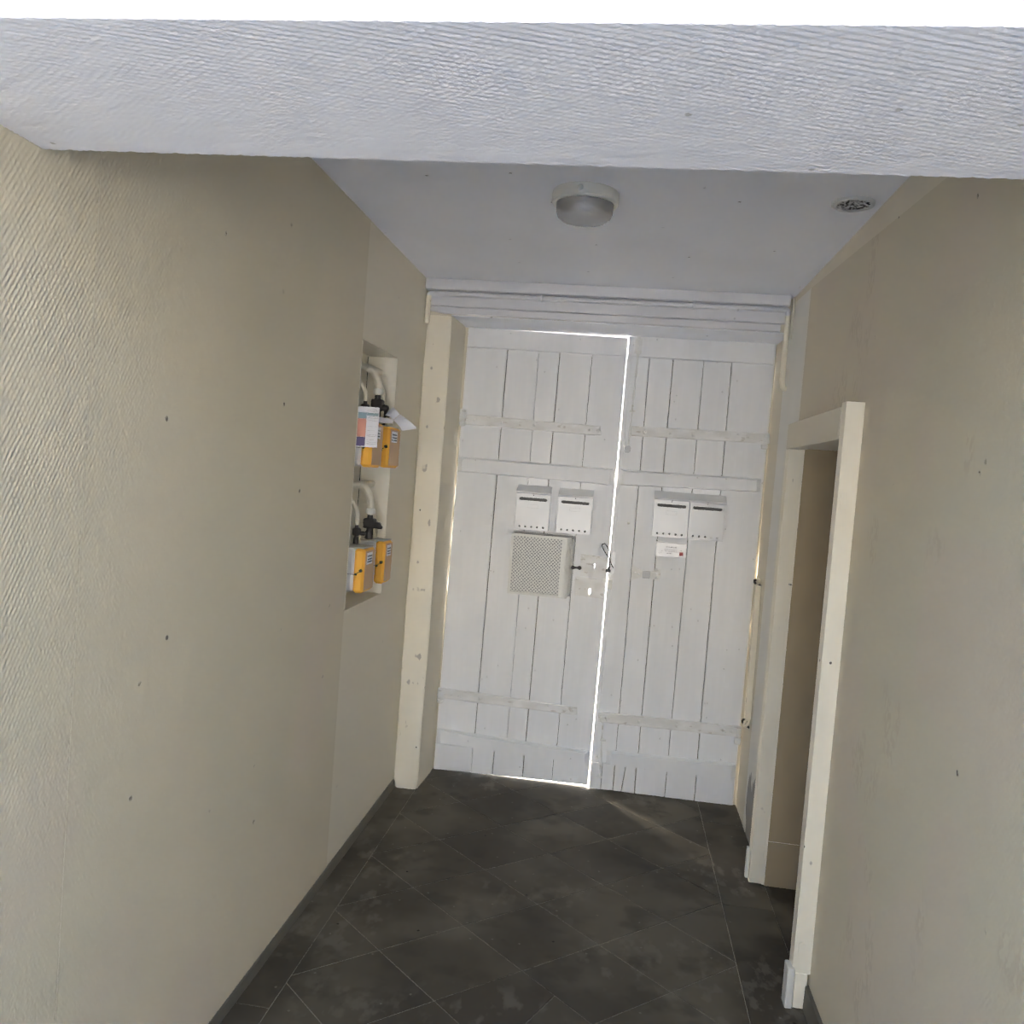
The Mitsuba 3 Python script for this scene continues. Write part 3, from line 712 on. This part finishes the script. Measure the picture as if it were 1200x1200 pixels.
# iron security bar hanging by the right reveal
SB = thing('security_bar', 'cream painted iron bar hanging in two rings beside the right door leaf', 'bar')
add('bar', hull([(x, y, z) for (x, y, z) in [(1.953, -.165, 1.330), (1.983, -.165, 1.330), (1.953, -.125, 1.330), (1.983, -.125, 1.330), (1.953, -.225, .585), (1.983, -.225, .585), (1.953, -.180, .585), (1.983, -.180, .585)]]), 'm_cream', SB)
def ring(cx, cy, cz, r, t):
    a = np.linspace(0, 2 * math.pi, 25)
    return tube([(cx + .3 * r * math.sin(q), cy + r * math.cos(q), cz + .55 * r * math.sin(q)) for q in a], t, 10)
add('ring', ring(1.966, -.135, 1.345, .030, .007), 'm_cream', SB, smooth=40)
add('ring', ring(1.964, -.205, .560, .034, .007), 'm_cream', SB, smooth=40)
add('staple', tube(curve([(1.984, -.100, 1.35), (1.955, -.110, 1.355), (1.953, -.140, 1.34), (1.984, -.160, 1.33)], 6), .006, 8), 'm_iron', SB, smooth=40, label='chipped dark iron staple')
add('staple', tube(curve([(1.984, -.170, .555), (1.955, -.160, .565), (1.953, -.150, .545), (1.984, -.190, .53)], 6), .006, 8), 'm_iron', SB, smooth=40, label='chipped dark iron staple')

# ------------------------------------------------------------------ ceiling lamp and vent
LC = (.945, -1.885)
LM_ = thing('ceiling_lamp', 'round ceiling lamp with cream ring and grey glass bowl', 'lamp')
add('base_ring', lathe([(0, 2.8905), (.119, 2.8905), (.122, 2.886), (.121, 2.852), (.117, 2.846), (.108, 2.845), (.106, 2.852), (.106, 2.872), (0, 2.872)], (LC[0], LC[1], 0), 'z', 64), 'm_old_white', LM_, smooth=30, label='cream painted metal ring')
add('screw', lathe([(0, -.002), (.011, -.002), (.010, .003), (.006, .006), (0, .006)], (LC[0] - .012, LC[1] - .1215, 2.869), 'y', 16), 'm_old_white', LM_)
gl = [(.103, 2.868), (.104, 2.845), (.103, 2.820), (.097, 2.803), (.085, 2.793), (.065, 2.788), (.055, 2.7865), (.048, 2.789), (.035, 2.787), (.02, 2.7855), (0, 2.785)]
add('glass_bowl', lathe(gl, (LC[0], LC[1], 0), 'z', 64), 'm_glass', LM_, smooth=True, label='grey ribbed glass bowl')
add('bulb', lathe([(0, 2.872), (.030, 2.872), (.034, 2.864), (.047, 2.850), (.050, 2.838), (.046, 2.820), (.034, 2.807), (.018, 2.801), (0, 2.800)], (LC[0], LC[1], 0), 'z', 40), 'm_bulb', LM_, smooth=True)
VT = thing('ceiling_vent', 'small round ceiling vent clogged with black dirt near the right wall', 'vent')
VC = (1.882, -1.878); vr = .069
add('rim', lathe([(vr - .008, 2.8905), (vr + .004, 2.8905), (vr + .003, 2.882), (vr - .002, 2.879), (vr - .008, 2.881)], (VC[0], VC[1], 0), 'z', 40), 'm_vent', VT, smooth=30)
gp = Point(0, 0).buffer(vr - .007)
r_ = random.Random(3)
for i in range(150):
    a, rr = r_.uniform(0, 2 * math.pi), (vr - .012) * math.sqrt(r_.random())
    h_ = affinity.rotate(affinity.scale(Point(0, 0).buffer(1, 3), r_.uniform(.0026, .0044), r_.uniform(.0045, .012)), r_.uniform(0, 180))
    gp = gp.difference(affinity.translate(h_, rr * math.cos(a), rr * math.sin(a)))
gms = [ext(g, .002) for g in getattr(gp, 'geoms', [gp])]
gm = cat_(gms); gm.apply_translation((VC[0], VC[1], 2.880)); add('grille', gm, 'm_vent', VT)
add('dirt', lathe([(0, 2.8895), (vr - .007, 2.8895), (vr - .007, 2.8865), (0, 2.8865)], (VC[0], VC[1], 0), 'z', 32), 'm_vent_dirt', VT, label='black dirt behind the grille')

# ------------------------------------------------------------------ gas meters, pipes and papers in the niche
XB = -.150
def gas_meter(y0, y1, z0, z1, x1, label, tab=True):
    k = thing('gas_meter', label, 'gas meter', 'gas meters in the niche')
    xm = x1 - .050
    add('rear_case', bx(-.100, xm, y0 + .002, y1, z0, z1, .010), 'm_meter_grey', k)
    cv = add('cover', bx(xm + .0005, x1, y0, y1, z0 - .002, z1 - .001, .012), 'm_yellow', k)
    add('front_plate', bx(x1 - .0004, x1 + .0014, y0 + .010, y1 - .008, z0 + .010, z1 - .014, .0005), 'm_meter_front', cv, label='brownish front face')
    lb = add('data_plate', bx(x1 + .0010, x1 + .0026, y0 + .030, y0 + .030 + (y1 - y0) * .5, z1 - .075, z1 - .022, .0005), 'm_paper', k, label='white data plate')
    for q in (.008, .020, .034):
        add('print', bx(x1 + .0022, x1 + .0030, y0 + .036, y0 + .024 + (y1 - y0) * .5, z1 - .075 + q, z1 - .069 + q), 'm_ink', lb)
    zs = (z0 + z1) / 2 - .012
    # black seal knobs with wire on the near side
    sl = add('seal', cat_([lathe([(0, -.001), (.008, -.001), (.007, .007), (0, .008)], (xm + .035, y0, zs + .012), 'y', 12), lathe([(0, -.001), (.006, -.001), (.005, .006), (0, .007)], (xm + .013, y0, zs - .006), 'y', 12)]), 'm_black', k)
    add('seal_wire', tube([(xm + .035, y0 - .005, zs + .012), (xm + .013, y0 - .006, zs - .006), (xm - .03, y0 - .001, zs - .008)], .0012, 6), 'm_iron', sl)
    add('top_plate', bx(-.098, x1 - .008, y0 + .006, y1 - .006, z1 - .003, z1 + .0025, .001), 'm_meter_top', k)
    return k
gas_meter(-1.362, -1.205, 1.264, 1.466, .052, 'lower gas meter nearest the camera, grey case with yellow cover')
gas_meter(-1.040, -.905, 1.268, 1.476, .052, 'lower gas meter deeper in the niche, yellow cover and brown face')
gas_meter(-1.380, -1.215, 1.832, 2.036, .054, 'upper gas meter half hidden behind the colour-banded notice')
gas_meter(-1.125, -.935, 1.835, 2.030, .060, 'upper gas meter under the folded white paper')

def gas_pipe(y, zm, zv, x, r, label, ztop, fit=True):
    k = thing('gas_pipe', label, 'pipe', 'gas pipes in the niche')
    P = rounded([(-.088, y - .02, zm), (-.060, y - .01, zm - .004), (x, y, zm - .060), (x, y, zv)], .06, 10)
    add('pipe_bend', tube(P, r, 16), 'm_pipe', k, smooth=40)
    if fit: add('coupling', lathe([(0, zv + .004), (r * 1.18, zv + .004), (r * 1.38, zv + .010), (r * 1.38, zv + .026), (r * 1.1, zv + .032), (0, zv + .032)], (x, y, 0), 'z', 20), 'm_white_fitting', k, smooth=30)
    h = zv - ztop
    v = add('valve', cat_([lathe([(0, ztop), (r * 1.1, ztop), (r * 1.1, ztop + h * .3), (r * .8, ztop + h * .35), (r * .8, zv), (0, zv)], (x, y, 0), 'z', 16), bx(x - r * 1.5, x + r * 1.6, y - r * 1.5, y + r * 1.5, ztop + h * .45, ztop + h * .85, .005),
                           lathe([(0, -.008), (r * .9, -.008), (r * .9, .016), (r * .6, .022), (0, .022)], (x + r * 1.9, y, ztop + h * .58), 'x', 14)]), 'm_iron', k, label='dark iron valve')
    add('lever', bx(x + r * 1.2, x + r * 1.9, y - .006, y + .006, ztop + h * .05, ztop + h * .62, .002), 'm_brass', v)
    return k
gas_pipe(-1.06, 2.300, 2.176, -.030, .0175, 'thick cream pipe bending down to the upper meter under the folded paper', 2.036)
gas_pipe(-1.06, 1.738, 1.600, -.028, .0175, 'thick cream pipe bending down to the deeper lower meter', 1.482)
gas_pipe(-.950, 2.250, 2.130, -.030, .0115, 'thin cream pipe by the inner end wall of the niche, upper row', 2.036, False)
gas_pipe(-.960, 1.66, 1.575, -.036, .0110, 'thin cream pipe by the inner end wall of the niche, lower row', 1.482, False)
gas_pipe(-1.25, 2.225, 2.130, -.030, .0110, 'thin cream pipe above the meter with the colour-banded notice', 2.042, False)
gas_pipe(-1.25, 1.680, 1.560, -.030, .0110, 'thin cream pipe above the nearest lower meter', 1.472, False)
for zm, n_ in ((2.305, 'upper'), (1.742, 'lower')):
    tag(add('supply_pipe', tube([(-.092, NY0 + .004, zm), (-.092, -1.1, zm), (-.088, NY1 - .004, zm + .003)], .0165, 16), 'm_pipe', smooth=40), 'horizontal cream supply pipe across the back of the niche above the %s meters' % n_, 'pipe')
tag(add('thin_pipe', tube([(-.120, NY0 + .004, 2.205), (-.120, -1.0, 2.21)], .011, 12), 'm_pipe', smooth=40), 'slim cream pipe behind the bends in the upper part of the niche', 'pipe')
tag(add('wire', tube(curve([(-.148, -.885, 2.378), (-.147, -.88, 2.2), (-.146, -.90, 1.95), (-.147, -.888, 1.70), (-.146, -.91, 1.45)], 6), .0016, 8), 'm_iron', smooth=40), 'thin dark wire down the inner corner of the niche', 'wire')

# notice hanging in front of the near upper meter
NS = thing('notice', 'notice with teal, salmon and indigo bands hanging before the upper meter', 'notice')
def sheet(x0, x1, z0, z1, y, m, parent, name, dy=.0006, **k):
    g = np.linspace(0, 1, 9)
    pts = [(x0 + (x1 - x0) * a, y + .006 * math.sin(2.2 * (x0 + (x1 - x0) * a) * 12) , z) for z in (z0, z1) for a in g]
    f = []
    for i in range(8): f += [[i, i + 1, i + 10], [i, i + 10, i + 9]]
    v = np.array(pts); v2 = v + (0, dy, 0)
    f2 = [[a + 18, c + 18, b + 18] for a, b, c in f]
    return add(name, trimesh.Trimesh(np.vstack([v, v2]), f + f2, process=False), m, parent, **k)
SX0, SX1, SZ0, SZ1, SY = -.012, .090, 1.918, 2.094, -1.424
sheet(SX0, SX1, SZ0, SZ1, SY, 'm_paper', NS, 'sheet')
sheet(SX0 + .002, SX0 + .046, 2.042, 2.068, SY - .0012, 'm_teal', NS, 'band', label='teal band')
sheet(SX0 + .048, SX1 - .003, 2.055, 2.068, SY - .0012, 'm_teal', NS, 'band', label='teal band')
sheet(SX0 + .002, SX0 + .046, 1.962, 2.041, SY - .0012, 'm_salmon', NS, 'band', label='salmon band')
sheet(SX0 + .002, SX0 + .046, 1.922, 1.961, SY - .0012, 'm_indigo', NS, 'band', label='indigo band')
def yat(x): return SY + .006 * math.sin(2.2 * x * 12)
pr_ = []
for z, a, b in ((2.080, .040, .095), (2.074, .046, .095), (2.050, .052, .095), (2.044, .052, .095), (2.034, .052, .098), (2.008, .054, .092), (1.99, .054, .085), (1.972, .052, .090), (1.966, .052, .098), (1.950, .054, .080), (1.940, .054, .094), (1.932, .054, .090)):
    x = SX0 + a
    r_ = random.Random(int(z * 1000))
    while x < SX0 + b:
        w = r_.uniform(.003, .009)
        pr_.append(bx(x, x + w, yat(x) - .0014, yat(x) - .0006, z, z + .0018)); x += w + .002
add('print', cat_(pr_), 'm_ink_pale', NS, label='faint lines of print', kind='stuff')

# folded white paper lying on the far upper meter
FP = thing('folded_paper', 'creased white paper sheet tucked on top of the upper far meter', 'paper')
def leafq(c, m=8, bow=.012):
    a, b, d, e = [np.array(q, float) for q in c]
    V, F = [], []
    for i in range(m + 1):
        for j in range(m + 1):
            s, t_ = i / m, j / m
            p = a * (1 - s) * (1 - t_) + b * s * (1 - t_) + d * s * t_ + e * (1 - s) * t_
            V.append(p + np.array([.4, -1, .5]) * bow * math.sin(math.pi * s) * math.sin(math.pi * (.15 + .7 * t_)))
    for i in range(m):
        for j in range(m):
            o = i * (m + 1) + j
            F += [[o, o + m + 1, o + m + 2], [o, o + m + 2, o + 1]]
    V = np.array(V); n = len(V)
    return trimesh.Trimesh(np.vstack([V, V + (0, .0005, .0003)]), F + [[c_ + n, b_ + n, a_ + n] for a_, b_, c_ in F], process=False)
add('fold', leafq([(.010, -1.055, 2.084), (.052, -1.060, 2.064), (.080, -1.050, 2.092), (.040, -1.040, 2.126)]), 'm_paper', FP, smooth=True)
add('fold', leafq([(.052, -1.058, 2.062), (.102, -1.065, 2.014), (.171, -1.050, 2.031), (.082, -1.048, 2.092)], bow=.018), 'm_paper', FP, smooth=True)
add('fold', leafq([(-.060, -1.12, 2.040), (.052, -1.06, 2.046), (.052, -1.056, 2.064), (-.04, -1.09, 2.075)], bow=.004), 'm_paper', FP, smooth=True)

# ------------------------------------------------------------------ outside: street and courtyard
add('street', bx(-30, 30, .26, 30, -.14, -.02), 'm_street', label='street pavement beyond the doors', kind='structure')
ob = thing('street_facade', 'pale house front across the street, glimpsed through the door gap', kind='structure')
add('wall_face', bx(-1.7, 20, 6.0, 7.0, -.1, 15), 'm_stone', ob)
add('courtyard', bx(-12, 14, -23, YE, -.14, -.02), 'm_court', label='pale paved courtyard behind the viewer', kind='structure')
cw = thing('courtyard_wall', 'pale house front on the far side of the courtyard', kind='structure')
add('wall_face', bx(-12, 14, -23, -22, -.1, 8), 'm_render', cw)
cs = thing('courtyard_shade_wall', 'tall unseen wall added to keep the left of the courtyard in shade', kind='structure')
add('wall_face', bx(-9.5, -8.5, -22, YE - .1, -.1, 7), 'm_facade', cs)  # added out of view so more light comes from the right
cf = thing('wall_front', 'house front around the porch behind the viewer', kind='structure')
add('wall_face', cat_([bx(-12, HX0, YE - .1, YE + .1, -.1, 4.2), bx(HX1, 14, YE - .1, YE + .1, -.1, 4.2), bx(HX0, HX1, YE - .1, YE + .1, HZ, 4.2)]), 'm_facade', cf)
add('porch_side', cat_([bx(HX0 - .15, HX0, YE, -3.9, -.1, HZ), bx(HX1, HX1 + .15, YE, -3.9, -.1, HZ)]), 'm_facade', cf)
add('porch_end', cat_([bx(HX0, -.15, -4.0, -3.9, -.1, HZ), bx(W + .15, HX1, -4.0, -3.9, -.1, HZ)]), 'm_facade', cf)
